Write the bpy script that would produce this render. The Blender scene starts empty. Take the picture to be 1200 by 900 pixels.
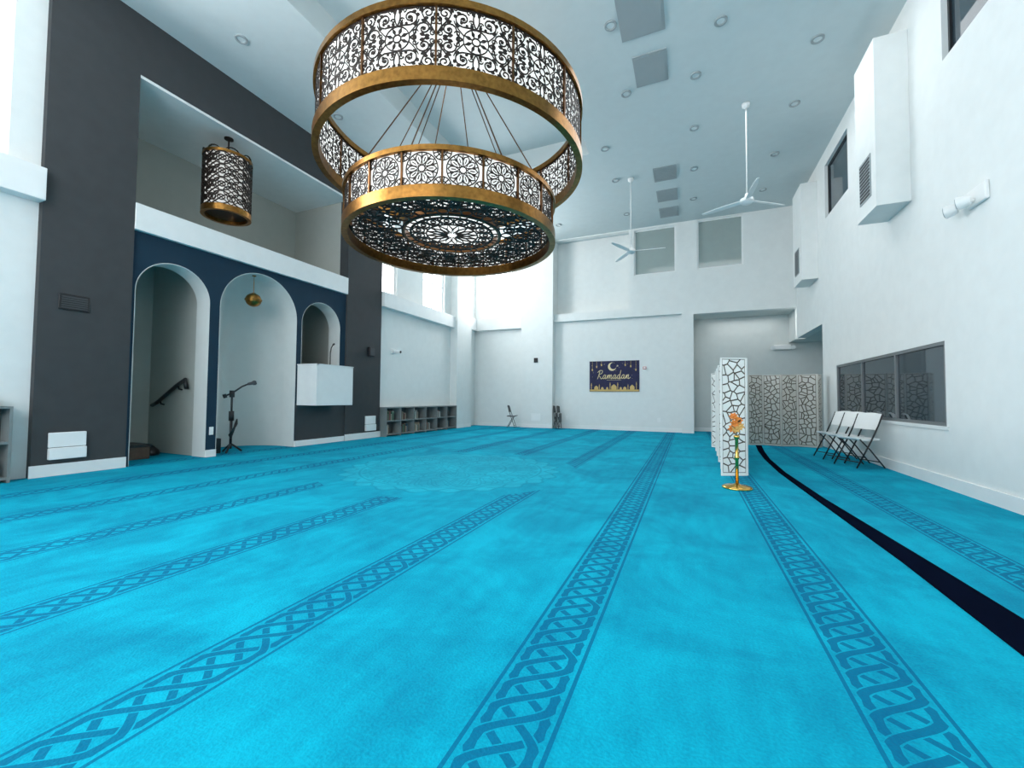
import bpy, bmesh, math, random
from mathutils import Vector, Matrix
random.seed(7)
SC=bpy.context.scene
COL=SC.collection
SC.view_settings.view_transform='Standard'
SC.view_settings.look='None'
SC.view_settings.exposure=0.0
pi=math.pi

# ------------------------------------------------------------------ materials
def mat(name,col,rough=.6,metal=0.,noise=0.,nscale=4.,bump=0.,bscale=60.,emit=0.,trans=0.,spec=.5):
    m=bpy.data.materials.new(name);m.use_nodes=True
    nt=m.node_tree;b=nt.nodes['Principled BSDF']
    b.inputs['Base Color'].default_value=(*col,1);b.inputs['Roughness'].default_value=rough
    b.inputs['Metallic'].default_value=metal
    b.inputs['Specular IOR Level'].default_value=spec
    if emit:
        b.inputs['Emission Color'].default_value=(*col,1);b.inputs['Emission Strength'].default_value=emit
    tc=nt.nodes.new('ShaderNodeTexCoord')
    n=nt.nodes.new('ShaderNodeTexNoise');n.inputs['Scale'].default_value=nscale;n.inputs['Detail'].default_value=3
    nt.links.new(tc.outputs['Object'],n.inputs['Vector'])
    r=nt.nodes.new('ShaderNodeValToRGB')
    k=max(noise,.02)
    r.color_ramp.elements[0].position=.3;r.color_ramp.elements[1].position=.7
    r.color_ramp.elements[0].color=(*[c*(1-k) for c in col],1)
    r.color_ramp.elements[1].color=(*[min(1,c*(1+k)) for c in col],1)
    nt.links.new(n.outputs['Fac'],r.inputs['Fac']);nt.links.new(r.outputs['Color'],b.inputs['Base Color'])
    if bump:
        n2=nt.nodes.new('ShaderNodeTexNoise');n2.inputs['Scale'].default_value=bscale
        nt.links.new(tc.outputs['Object'],n2.inputs['Vector'])
        bp=nt.nodes.new('ShaderNodeBump');bp.inputs['Strength'].default_value=bump;bp.inputs['Distance'].default_value=.02
        nt.links.new(n2.outputs['Fac'],bp.inputs['Height']);nt.links.new(bp.outputs['Normal'],b.inputs['Normal'])
    return m
WALL=mat('wall_paint',(.77,.79,.775),.85,noise=.02,bump=.05,bscale=40)
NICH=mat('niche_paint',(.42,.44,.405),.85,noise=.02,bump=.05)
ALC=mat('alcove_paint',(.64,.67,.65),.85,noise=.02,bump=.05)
CEIL=mat('ceiling_paint',(.60,.665,.67),.9,noise=.02)
CHAR=mat('charcoal_paint',(.043,.046,.049),.8,noise=.06,bump=.05)
NAVY=mat('navy_paint',(.007,.030,.055),.75,noise=.05,spec=.3)
WHITE=mat('white_trim',(.82,.83,.82),.5)
WHITE2=mat('white_plastic',(.82,.83,.82),.35)
BLACK=mat('black_metal',(.012,.012,.014),.4)
BLACKF=mat('window_frame_black',(.015,.016,.018),.35)
GREYF=mat('window_frame_grey',(.16,.17,.175),.4)
DGLASS=mat('dark_window_glass',(.030,.048,.062),.03,spec=1.)
GGLASS=mat('interior_window_glass',(.34,.40,.38),.08,spec=.9)
GOLD=mat('aged_bronze_gold',(.33,.155,.038),.30,metal=1,noise=.25,nscale=14)
RODM=mat('dark_bronze_rod',(.16,.075,.03),.35,metal=1,noise=.1)
GOLDB=mat('polished_brass',(.70,.42,.11),.2,metal=1,noise=.05)
IRON=mat('dark_bronze_lattice',(.020,.013,.010),.5,metal=.4,noise=.15)
SHELF=mat('grey_cabinet',(.20,.225,.225),.6,noise=.05)
SHELFD=mat('cabinet_inside',(.07,.075,.075),.7)
VENT=mat('vent_grey',(.33,.37,.38),.6)
VENTD=mat('vent_dark',(.05,.055,.06),.6)
LENS=mat('downlight_lens',(.75,.8,.8),.3)
LATW=mat('screen_white',(.84,.83,.79),.5)
LATS=mat('screen_silver_taupe',(.60,.58,.53),.5)
CRACK=mat('screen_brown_lines',(.075,.05,.03),.6,noise=.1)
CRACK2=mat('screen_taupe_lines',(.12,.10,.075),.6,noise=.1)
STRIP=mat('navy_felt_strip',(.003,.005,.014),1.,noise=.1,bump=.2,bscale=200,spec=0.)
ORANGE=mat('orange_petal',(.62,.19,.02),.5,noise=.25,nscale=30)
YELLOW=mat('yellow_petal',(.62,.36,.10),.5,noise=.2,nscale=30)
LEAF=mat('dried_leaf',(.07,.05,.02),.6,noise=.3,nscale=20)
WOOD=mat('brown_wood',(.10,.055,.035),.55,noise=.25,nscale=10)
RED=mat('alarm_red',(.5,.02,.02),.4)
PAPER=mat('white_paper',(.85,.86,.85),.8)
BNAVY=mat('banner_navy',(.012,.012,.060),.7,noise=.3,nscale=5)
BGOLD=mat('banner_gold',(.66,.45,.16),.6,noise=.1)
BPALE=mat('banner_pale_gold',(.80,.66,.38),.6,noise=.05)
def acrylic(name,st):
    m=bpy.data.materials.new(name);m.use_nodes=True;nt=m.node_tree;nt.nodes.clear()
    o=nt.nodes.new('ShaderNodeOutputMaterial');d=nt.nodes.new('ShaderNodeBsdfDiffuse');t=nt.nodes.new('ShaderNodeBsdfTranslucent')
    tc=nt.nodes.new('ShaderNodeTexCoord');n=nt.nodes.new('ShaderNodeTexNoise');n.inputs['Scale'].default_value=2
    r=nt.nodes.new('ShaderNodeValToRGB');r.color_ramp.elements[0].color=(.82,.81,.78,1);r.color_ramp.elements[1].color=(.94,.93,.91,1)
    nt.links.new(tc.outputs['Object'],n.inputs['Vector']);nt.links.new(n.outputs['Fac'],r.inputs['Fac'])
    x=nt.nodes.new('ShaderNodeMixShader');x.inputs[0].default_value=.5
    for s in (d,t): nt.links.new(r.outputs['Color'],s.inputs['Color'])
    e=nt.nodes.new('ShaderNodeEmission');e.inputs['Strength'].default_value=st;nt.links.new(r.outputs['Color'],e.inputs['Color'])
    a=nt.nodes.new('ShaderNodeAddShader')
    nt.links.new(d.outputs[0],x.inputs[1]);nt.links.new(t.outputs[0],x.inputs[2])
    nt.links.new(x.outputs[0],a.inputs[0]);nt.links.new(e.outputs[0],a.inputs[1]);nt.links.new(a.outputs[0],o.inputs[0])
    return m
ACR=acrylic('acrylic_diffuser',.65)  # drum lining is unlit; emission added so its panels look brighter
ACRL=acrylic('lantern_diffuser',.30)
GLOW=acrylic('glowing_diffuser',1.1)
def skyglass():
    m=bpy.data.materials.new('bright_window_glass');m.use_nodes=True;nt=m.node_tree;nt.nodes.clear()
    o=nt.nodes.new('ShaderNodeOutputMaterial')
    t=nt.nodes.new('ShaderNodeBsdfTransparent');g=nt.nodes.new('ShaderNodeBsdfGlossy');g.inputs['Roughness'].default_value=.03
    x=nt.nodes.new('ShaderNodeMixShader');x.inputs[0].default_value=.04
    nt.links.new(t.outputs[0],x.inputs[1]);nt.links.new(g.outputs[0],x.inputs[2]);nt.links.new(x.outputs[0],o.inputs[0])
    return m
SKYG=skyglass()

def carpet():
    m=bpy.data.materials.new('turquoise_carpet');m.use_nodes=True;nt=m.node_tree
    b=nt.nodes['Principled BSDF'];b.inputs['Roughness'].default_value=.95;b.inputs['Specular IOR Level'].default_value=.12
    L=nt.links
    def M(op,a,c=None,d=None):
        n=nt.nodes.new('ShaderNodeMath');n.operation=op
        for i,v in enumerate((a,c,d)):
            if v is None: continue
            if isinstance(v,(int,float)): n.inputs[i].default_value=v
            else: L.new(v,n.inputs[i])
        return n.outputs[0]
    tc=nt.nodes.new('ShaderNodeTexCoord');sp=nt.nodes.new('ShaderNodeSeparateXYZ');L.new(tc.outputs['Object'],sp.inputs[0])
    x,y=sp.outputs[0],sp.outputs[1]
    s=M('DIVIDE',M('SUBTRACT',x,.879),1.578)
    dx=M('MULTIPLY',M('SUBTRACT',s,M('ROUND',s)),1.578)
    adx=M('ABSOLUTE',dx)
    border=M('LESS_THAN',M('ABSOLUTE',M('SUBTRACT',adx,.176)),.010)
    P=.62
    strands=[]
    for i in range(4):
        w=M('ADD',M('MULTIPLY',y,2*pi/P),2*pi*i/4.)
        sn=M('SINE',w)
        c=M('MULTIPLY',M('MINIMUM',M('MAXIMUM',M('MULTIPLY',sn,1.12),-1.),1.),.122)
        cs=M('ABSOLUTE',M('COSINE',w))
        wd=M('ADD',.0190,M('MULTIPLY',cs,.013))
        dist=M('ABSOLUTE',M('SUBTRACT',dx,c))
        strands.append((M('LESS_THAN',dist,wd),M('LESS_THAN',dist,M('ADD',wd,.011)),M('GREATER_THAN',M('COSINE',w),0.)))
    acc=None
    for (core,gap,_) in strands:
        acc=core if acc is None else M('MAXIMUM',M('MULTIPLY',acc,M('SUBTRACT',1.,gap)),core)
    for q in (0,1):          # rising halves of the first two strands pass back over the others
        c0_,g0_,u0_=strands[q]
        a2=M('MAXIMUM',M('MULTIPLY',acc,M('SUBTRACT',1.,g0_)),c0_)
        acc=M('ADD',M('MULTIPLY',a2,u0_),M('MULTIPLY',acc,M('SUBTRACT',1.,u0_)))
    pat=M('MULTIPLY',M('MAXIMUM',border,acc),M('LESS_THAN',adx,.19))
    mx=M('SUBTRACT',x,-4.3);my=M('SUBTRACT',y,7.12)
    r=M('SQRT',M('ADD',M('MULTIPLY',mx,mx),M('MULTIPLY',my,my)))
    th=M('ARCTAN2',my,mx)
    pat=M('MULTIPLY',pat,M('GREATER_THAN',r,2.45))
    def ring(r0,amp,n,w,ph=0.):
        rr=M('ADD',r0,M('MULTIPLY',M('COSINE',M('ADD',M('MULTIPLY',th,float(n)),ph)),amp))
        return M('LESS_THAN',M('ABSOLUTE',M('SUBTRACT',r,rr)),w)
    med=None
    for a in [(2.04,.07,24,.026),(1.90,-.08,24,.026),(1.74,0,1,.018),(1.40,.26,16,.030),(1.40,-.26,16,.030),(1.40,.16,32,.024),(1.40,-.16,32,.024),(1.62,.06,48,.02),(1.05,0,1,.018),
              (.66,.30,8,.030),(.66,-.30,8,.030),(.66,.18,16,.024),(.66,-.18,16,.024),(.22,.06,8,.03)]:
        k=ring(*a); med=k if med is None else M('MAXIMUM',med,k)
    disc=M('LESS_THAN',r,M('ADD',2.04,M('MULTIPLY',M('COSINE',M('MULTIPLY',th,24.)),.07)))
    n1=nt.nodes.new('ShaderNodeTexNoise');n1.inputs['Scale'].default_value=.9;n1.inputs['Detail'].default_value=7;n1.inputs['Roughness'].default_value=.7;n1.inputs['Distortion'].default_value=.6
    L.new(tc.outputs['Object'],n1.inputs['Vector'])
    n2=nt.nodes.new('ShaderNodeTexNoise');n2.inputs['Scale'].default_value=70;n2.inputs['Detail'].default_value=3
    L.new(tc.outputs['Object'],n2.inputs['Vector'])
    mp=nt.nodes.new('ShaderNodeMapping');mp.inputs['Scale'].default_value=(6,1.0,1);L.new(tc.outputs['Object'],mp.inputs[0])
    n3=nt.nodes.new('ShaderNodeTexNoise');n3.inputs['Scale'].default_value=1.5;n3.inputs['Detail'].default_value=5;L.new(mp.outputs[0],n3.inputs['Vector'])
    f=M('ADD',M('MULTIPLY',n1.outputs['Fac'],.60),M('ADD',M('MULTIPLY',n2.outputs['Fac'],.24),M('MULTIPLY',n3.outputs['Fac'],.16)))
    rp=nt.nodes.new('ShaderNodeValToRGB');rp.color_ramp.elements[0].position=.40;rp.color_ramp.elements[1].position=.60
    rp.color_ramp.elements[0].color=(.0,.225,.355,1);rp.color_ramp.elements[1].color=(.0,.385,.54,1)
    L.new(f,rp.inputs['Fac'])
    def mix(fac,a,bcol):
        n=nt.nodes.new('ShaderNodeMix');n.data_type='RGBA';L.new(fac,n.inputs[0]);L.new(a,n.inputs[6]);n.inputs[7].default_value=(*bcol,1);return n.outputs[2]
    c1=mix(M('MULTIPLY',pat,.78),rp.outputs['Color'],(.0,.100,.215))
    c2=mix(M('MULTIPLY',disc,.22),c1,(.04,.56,.68))
    c3=mix(M('MULTIPLY',med,.42),c2,(.0,.19,.30))
    L.new(c3,b.inputs['Base Color'])
    bp=nt.nodes.new('ShaderNodeBump');bp.inputs['Strength'].default_value=.35;bp.inputs['Distance'].default_value=.02
    L.new(M('ADD',n2.outputs['Fac'],M('MULTIPLY',pat,-.3)),bp.inputs['Height']);L.new(bp.outputs['Normal'],b.inputs['Normal'])
    return m
CARPET=carpet()

# ------------------------------------------------------------------ mesh builder
class MB:
    def __init__(s): s.v=[];s.f=[];s.m=[]
    def face(s,idx,mi=0): s.f.append(idx);s.m.append(mi)
    def box(s,x0,x1,y0,y1,z0,z1,mi=0):
        o=len(s.v);s.v+=[(x0,y0,z0),(x1,y0,z0),(x1,y1,z0),(x0,y1,z0),(x0,y0,z1),(x1,y0,z1),(x1,y1,z1),(x0,y1,z1)]
        for q in ((0,3,2,1),(4,5,6,7),(0,1,5,4),(1,2,6,5),(2,3,7,6),(3,0,4,7)): s.face([o+i for i in q],mi)
    def tube(s,pts,r,seg=8,mi=0,closed=False):
        pts=[Vector(p) for p in pts];n=len(pts);o=len(s.v);ref=None
        for i,p in enumerate(pts):
            if closed: t=(pts[(i+1)%n]-pts[i-1])
            else: t=pts[min(i+1,n-1)]-pts[max(i-1,0)]
            t.normalize()
            if ref is None:
                ref=Vector((0,0,1)) if abs(t.z)<.9 else Vector((1,0,0))
            a=ref-t*ref.dot(t)
            if a.length<1e-4: a=t.orthogonal()
            a.normalize();b=t.cross(a);ref=a
            rr=r[i] if isinstance(r,(list,tuple)) else r
            for k in range(seg):
                q=2*pi*k/seg;s.v.append(tuple(p+a*math.cos(q)*rr+b*math.sin(q)*rr))
        for i in range(n if closed else n-1):
            j=(i+1)%n
            for k in range(seg):
                k2=(k+1)%seg;s.face([o+i*seg+k,o+i*seg+k2,o+j*seg+k2,o+j*seg+k],mi)
        if not closed:
            s.face([o+k for k in range(seg)][::-1],mi);s.face([o+(n-1)*seg+k for k in range(seg)],mi)
    def lathe(s,prof,seg=48,mi=0,closed=False,c=(0,0,0)):
        o=len(s.v);n=len(prof)
        for k in range(seg):
            q=2*pi*k/seg
            for (r,z) in prof: s.v.append((c[0]+r*math.cos(q),c[1]+r*math.sin(q),c[2]+z))
        for k in range(seg):
            k2=(k+1)%seg
            for i in range(n if closed else n-1):
                j=(i+1)%n;s.face([o+k*n+i,o+k2*n+i,o+k2*n+j,o+k*n+j],mi)
    def wrap(s,pts,w,R,d,closed=False,wf=None,mi=0,flat=None):
        """flat thin strap following pts; R: bent on a cylinder, or flat=z: lies in a horizontal plane"""
        n=len(pts);o=len(s.v)
        for i,p in enumerate(pts):
            if closed: a,b=pts[i-1],pts[(i+1)%n]
            else: a,b=pts[max(i-1,0)],pts[min(i+1,n-1)]
            tx,ty=b[0]-a[0],b[1]-a[1];l=math.hypot(tx,ty) or 1;nx,ny=-ty/l,tx/l
            ww=(wf(i/(n-1)) if wf else w)/2
            for sg in (1,-1):
                X=p[0]+nx*ww*sg;Y=p[1]+ny*ww*sg
                if flat is None:
                    th=X/R
                    for rr in (R-d/2,R+d/2): s.v.append((rr*math.cos(th),rr*math.sin(th),Y))
                else:
                    for zz in (flat-d/2,flat+d/2): s.v.append((X,Y,zz))
        for i in range(n if closed else n-1):
            A=o+4*i;B=o+4*((i+1)%n)
            s.face([A+1,B+1,B+3,A+3],mi);s.face([A,A+2,B+2,B],mi);s.face([A,B,B+1,A+1],mi);s.face([A+2,A+3,B+3,B+2],mi)
    def mesh(s,name,mats,smooth=False):
        me=bpy.data.meshes.new(name);me.from_pydata(s.v,[],s.f);me.update()
        for m in mats: me.materials.append(m)
        me.polygons.foreach_set('material_index',s.m)
        bm=bmesh.new();bm.from_mesh(me);bmesh.ops.recalc_face_normals(bm,faces=bm.faces);bm.to_mesh(me);bm.free()
        if smooth: me.polygons.foreach_set('use_smooth',[True]*len(me.polygons))
        return me
def obj(name,me,parent=None,loc=(0,0,0),rot=(0,0,0),label=None,cat=None,kind=None,group=None,bevel=0,smooth_angle=None):
    o=bpy.data.objects.new(name,me);COL.objects.link(o);o.location=loc;o.rotation_euler=rot
    if parent: o.parent=parent
    if label:o['label']=label
    if cat:o['category']=cat
    if kind:o['kind']=kind
    if group:o['group']=group
    if bevel:
        b=o.modifiers.new('bev','BEVEL');b.width=bevel;b.segments=2;b.limit_method='ANGLE'
    if smooth_angle and me: 
        me.polygons.foreach_set('use_smooth',[True]*len(me.polygons))
        es=o.modifiers.new('es','EDGE_SPLIT');es.split_angle=math.radians(smooth_angle)
    return o
def empty(name,loc,label,cat,rot=(0,0,0),group=None): 
    o=obj(name,None,None,loc,rot,label,cat,None,group);o.empty_display_size=.2;return o
def bx(name,b,m,parent=None,**k):
    s=MB();s.box(*b);return obj(name,s.mesh(name,[m]),parent,**k)
TN=[0]
def trim(b,m,bevel=0):
    TN[0]+=1;return bx('trim_%d'%TN[0],b,m,kind='structure',bevel=bevel)
def holes_wall(name,axis,p0,p1,a0,a1,b0,b1,holes,mats):
    A=sorted({a0,a1,*[h[0] for h in holes],*[h[1] for h in holes]});A=[v for v in A if a0<=v<=a1]
    B=sorted({b0,b1,*[h[2] for h in holes],*[h[3] for h in holes]});B=[v for v in B if b0<=v<=b1]
    def solid(i,j):
        if i<0 or j<0 or i>=len(A)-1 or j>=len(B)-1: return False
        ca=(A[i]+A[i+1])/2;cb=(B[j]+B[j+1])/2
        return not any(h[0]<ca<h[1] and h[2]<cb<h[3] for h in holes)
    def P(p,a,b): return {'x':(p,a,b),'y':(a,p,b),'z':(a,b,p)}[axis]
    s=MB()
    def q(*v):
        o=len(s.v);s.v+=v;s.face([o,o+1,o+2,o+3])
    for i in range(len(A)-1):
        for j in range(len(B)-1):
            if not solid(i,j): continue
            u0,u1,w0,w1=A[i],A[i+1],B[j],B[j+1]
            for p in (p0,p1): q(P(p,u0,w0),P(p,u1,w0),P(p,u1,w1),P(p,u0,w1))
            if not solid(i-1,j): q(P(p0,u0,w0),P(p1,u0,w0),P(p1,u0,w1),P(p0,u0,w1))
            if not solid(i+1,j): q(P(p0,u1,w0),P(p1,u1,w0),P(p1,u1,w1),P(p0,u1,w1))
            if not solid(i,j-1): q(P(p0,u0,w0),P(p1,u0,w0),P(p1,u1,w0),P(p0,u1,w0))
            if not solid(i,j+1): q(P(p0,u0,w1),P(p1,u0,w1),P(p1,u1,w1),P(p0,u1,w1))
    me=s.mesh(name,mats)
    bm=bmesh.new();bm.from_mesh(me);bmesh.ops.remove_doubles(bm,verts=bm.verts,dist=1e-4);bmesh.ops.recalc_face_normals(bm,faces=bm.faces);bm.to_mesh(me);bm.free()
    return obj(name,me,kind='structure')

XL,YB,XR,ZC=-10.03,18.86,3.845,9.0
# ------------------------------------------------------------------ shell
s=MB();s.box(-13,7,-4.3,21,-.1,0);obj('floor',s.mesh('floor',[CARPET]),kind='structure')
holes_wall('ceiling','z',ZC,ZC+.1,-13,4.3,-4.3,19.6,[(-7.05,-2.8,2,12.5)],[CEIL])
s=MB();c0,c1,d0,d1=-7.05,-2.8,2,12.5
s.box(c0-.05,c1+.05,d0-.05,d1+.05,9.6,9.68);s.box(c0-.06,c0+.004,d0,d1,ZC+.02,9.62);s.box(c1-.004,c1+.06,d0,d1,ZC+.02,9.62);s.box(c0,c1,d0-.06,d0+.004,ZC+.02,9.62);s.box(c0,c1,d1-.004,d1+.06,ZC+.02,9.62)
TN[0]+=1;obj('trim_%d'%TN[0],s.mesh('coffer',[CEIL]),kind='structure')
BX=-10.16
LW=[(.9,2.83,5.21,8.7),(-2.2,.4,5.21,8.7),(11.75,12.58,5.2,8.7),(14.25,15.9,5.2,8.7)]
holes_wall('wall_left','x',BX-.3,BX,-4.3,19.2,0,ZC,[(3.2,11.6,0,ZC)]+LW,[WALL])
BW=[(-9.75,-8.1,5.45,8.7)]
holes_wall('wall_back','y',YB,YB+.25,-10.46,XR+.3,0,ZC,BW+[(-5.9,-2.43,5.42,8.95),(-5.9,-.26,0,5.05),(-2.2,-.48,6.89,8.9),(.37,2.06,6.89,8.95),(.2,XR+.3,0,5.0)],[WALL])
holes_wall('wall_right','x',XR,XR+.3,-4.3,YB,0,ZC,[(8.95,14.34,1.0,2.4),(13.15,15.1,6.93,8.55),(5.6,8.8,6.97,8.7),(15.6,YB,0,3.8)],[WALL])
holes_wall('wall_front','y',-4.3,-4.05,-10.46,XR+.3,0,ZC,[(-8.5,-1,2.2,8.3)],[WALL])
# recess backs
trim((-5.95,-2.38,YB+.55,YB+.65,5.1,9.0),WALL); trim((-5.95,-5.9,YB+.25,YB+.6,5.4,9.0),WALL);trim((-2.43,-2.38,YB+.25,YB+.6,5.4,9.0),WALL);trim((-5.95,-2.38,YB+.25,YB+.6,5.32,5.42),WALL)
trim((-5.95,-.2,YB+.17,YB+.28,0,5.1),WALL)
trim((-.26,.2,YB-.05,YB+.05,0,5.0),WALL)
# alcove
trim((.1,6.6,20.3,20.4,0,5.1),ALC); trim((.1,.2,YB+.25,20.3,0,5.1),ALC); trim((.1,XR+.3,YB+.25,20.4,5.0,5.1),ALC)
trim((XR+.3,6.6,15.5,20.4,3.8,3.9),ALC);trim((6.5,6.6,15.5,20.4,0,3.9),ALC);trim((XR+.3,6.6,15.4,15.5,0,3.9),ALC);trim((XR,XR+.3,YB+.25,20.3,3.8,5.1),ALC)
# left far pilaster, back pilaster
trim((BX,-9.8,16.45,17.8,0,ZC),WALL);trim((-7.5,-5.9,YB-.22,YB,0,ZC),WALL)
# ledges
trim((BX,XL+.12,11.6,16.45,4.62,5.15),WHITE,.01);trim((BX,XL+.12,-4,3.2,4.65,5.2),WHITE,.01)
trim((-10.1,-7.5,YB-.22,YB,4.82,5.42),WHITE,.01)
trim((BX,-9.95,17.8,18.9,4.82,5.42),WHITE,.01)
# dark portal
trim((XL-.35,XL,3.2,4.46,0,ZC),CHAR);trim((XL-.35,XL,10.0,11.6,0,ZC),CHAR);trim((XL-.35,XL,4.46,10.0,7.8,ZC),CHAR)
trim((-12.45,XL-.01,4.46,10.0,7.74,7.8),WALL)
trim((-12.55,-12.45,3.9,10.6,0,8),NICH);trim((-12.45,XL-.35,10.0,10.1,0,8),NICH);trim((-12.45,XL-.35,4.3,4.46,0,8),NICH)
trim((-12.45,XL+.03,4.46,10.0,4.67,5.2),WHITE,.01)
# navy arcade wall
def arcade():
    s=MB();X0,X1=XL-.52,XL-.06;top=4.67;sp=3.5
    A=[(4.53,5.93,0),(6.15,8.22,0),(8.38,9.78,1.2)]
    ys=[4.46];
    for a in A: ys+=[a[0],a[1]]
    ys.append(10.0)
    for i in range(0,len(ys),2): s.box(X0,X1,ys[i],ys[i+1],0,top)
    for (a,b,sill) in A:
        r=(b-a)/2;c=(a+b)/2;n=28;P=[]
        for k in range(n+1):
            q=pi-pi*k/n;P.append((c+r*math.cos(q),sp+r*math.sin(q)))
        for k in range(n):
            (y0,z0),(y1,z1)=P[k],P[k+1];o=len(s.v)
            s.v+=[(X1,y0,z0),(X1,y1,z1),(X1,y1,top),(X1,y0,top),(X0,y0,z0),(X0,y1,z1),(X0,y1,top),(X0,y0,top)]
            s.face([o,o+1,o+2,o+3]);s.face([o+4,o+7,o+6,o+5])
        if sill: s.box(X0,X1,a,b,0,sill)
    me=s.mesh('wall_arcade',[NAVY]);
    TN[0]+=1;obj('trim_%d'%TN[0],me,kind='structure')
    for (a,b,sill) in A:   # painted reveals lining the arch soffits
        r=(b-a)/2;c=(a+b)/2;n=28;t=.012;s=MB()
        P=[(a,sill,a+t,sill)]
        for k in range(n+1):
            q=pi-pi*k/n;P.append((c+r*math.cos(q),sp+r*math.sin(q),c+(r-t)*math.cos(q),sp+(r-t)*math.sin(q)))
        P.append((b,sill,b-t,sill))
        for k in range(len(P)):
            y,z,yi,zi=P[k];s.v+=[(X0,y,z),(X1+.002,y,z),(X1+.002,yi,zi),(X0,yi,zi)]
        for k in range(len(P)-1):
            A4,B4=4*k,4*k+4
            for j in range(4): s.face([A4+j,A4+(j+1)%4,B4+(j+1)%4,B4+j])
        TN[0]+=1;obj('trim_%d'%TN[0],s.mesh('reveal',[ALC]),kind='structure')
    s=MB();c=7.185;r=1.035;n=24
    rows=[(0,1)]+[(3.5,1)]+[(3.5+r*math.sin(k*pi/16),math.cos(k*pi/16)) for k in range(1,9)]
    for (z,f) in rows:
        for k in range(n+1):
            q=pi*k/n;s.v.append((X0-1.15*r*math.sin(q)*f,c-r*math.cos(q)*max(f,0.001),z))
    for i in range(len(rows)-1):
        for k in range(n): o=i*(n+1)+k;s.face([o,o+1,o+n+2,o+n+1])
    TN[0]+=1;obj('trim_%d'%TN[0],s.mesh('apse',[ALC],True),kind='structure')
    trim((-12.45,X0-.05,5.97,6.07,0,4.67),NICH)
    trim((X1-.02,X1+.03,8.24,10.0,.16,1.2),CHAR)
arcade()
# baseboards
def bb(n,b): bx('baseboard_'+n,b,WHITE,kind='structure')
bb('left',(XL,XL+.03,3.18,4.46,0,.2));bb('left.001',(XL,XL+.03,10.0,11.62,0,.2))
bb('left.002',(XL-.06,XL-.03,5.93,6.15,0,.16));bb('left.003',(XL-.06,XL-.01,8.22,10.0,0,.16))
bb('back',(-5.9,-.26,YB+.14,YB+.17,0,.17));bb('back.001',(-9.95,-7.5,YB-.03,YB,0,.17));bb('back.002',(-7.5,-5.9,YB-.25,YB-.22,0,.17));bb('back.003',(.2,6.5,20.27,20.3,0,.17))
bb('right',(XR-.03,XR,-4,15.6,0,.2))
bb('left.004',(-9.8,-9.77,16.45,17.8,0,.17))

# windows
WN=[0]
def window(axis,p,a0,a1,z0,z1,fm,gm,na=1,nz=1,fw=.07,th=.08,gl=None):
    WN[0]+=1;s=MB()
    def B(u0,u1,w0,w1,d0,d1,mi):
        if axis=='x': s.box(p+d0,p+d1,u0,u1,w0,w1,mi)
        else: s.box(u0,u1,p+d0,p+d1,w0,w1,mi)
    B(a0,a1,z0,z0+fw,-th/2,th/2,0);B(a0,a1,z1-fw,z1,-th/2,th/2,0)
    for i in range(na+1):
        c=a0+fw/2+(a1-a0-fw)*i/na;B(c-fw/2,c+fw/2,z0+fw,z1-fw,-th/2,th/2,0)
    for j in range(1,nz):
        c=z0+(z1-z0)*j/nz;B(a0+fw,a1-fw,c-fw/3,c+fw/3,-th/3,th/3,0)
    B(a0+fw*.6,a1-fw*.6,z0+fw*.6,z1-fw*.6,-.006,.006,1)
    return obj('window_%d'%WN[0],s.mesh('window',[fm,gm]),kind='structure')
for (a,b,c,d) in LW: window('x',BX-.14,a,b,c,d,WHITE,SKYG,2 if b-a>1 else 1,3,.055)
for (a,b,c,d) in BW: window('y',YB+.12,a,b,c,d,WHITE,SKYG,2,3,.06)
window('y',-4.17,-8.5,-1,2.2,8.3,WHITE,SKYG,5,3,.08)
window('x',XR+.05,8.95,14.34,1.0,2.4,GREYF,DGLASS,3,1,.06)
window('x',XR+.12,13.15,15.1,6.93,8.55,BLACKF,DGLASS,1,1,.04)
window('x',XR+.12,5.6,8.8,6.97,8.7,BLACKF,DGLASS,2,1,.05)
window('y',YB+.1,-2.2,-.48,6.89,8.9,WHITE,GGLASS,1,1,.05)
window('y',YB+.1,.37,2.06,6.89,8.95,WHITE,GGLASS,1,1,.05)
trim((XR-.02,XR,8.88,14.41,.94,1.0),WHITE)

# boxed ducts on right wall
for i,(y0,y1,x0,z0,z1) in enumerate([(9.9,10.9,3.33,5.15,8.45),(15.92,17.05,3.40,5.33,8.5)]):
    e=empty('duct_chase',(XR,(y0+y1)/2,z0),'white boxed air duct mounted high on the wall','air duct',group='boxed ducts on the white wall')
    bx('housing',(x0-XR,-.002,-(y1-y0)/2,(y1-y0)/2,0,z1-z0),WALL,e)
    s=MB();X=x0-XR
    gy=.28
    s.box(X-.015,X,-gy,gy,.3,1.15,0)
    for k in range(11): s.box(X-.025,X-.012,-gy+.04,gy-.04,.34+k*.072,.375+k*.072,1)
    obj('air_grille',s.mesh('grille',[VENT,VENTD]),e,label='grey louvred grille')

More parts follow.
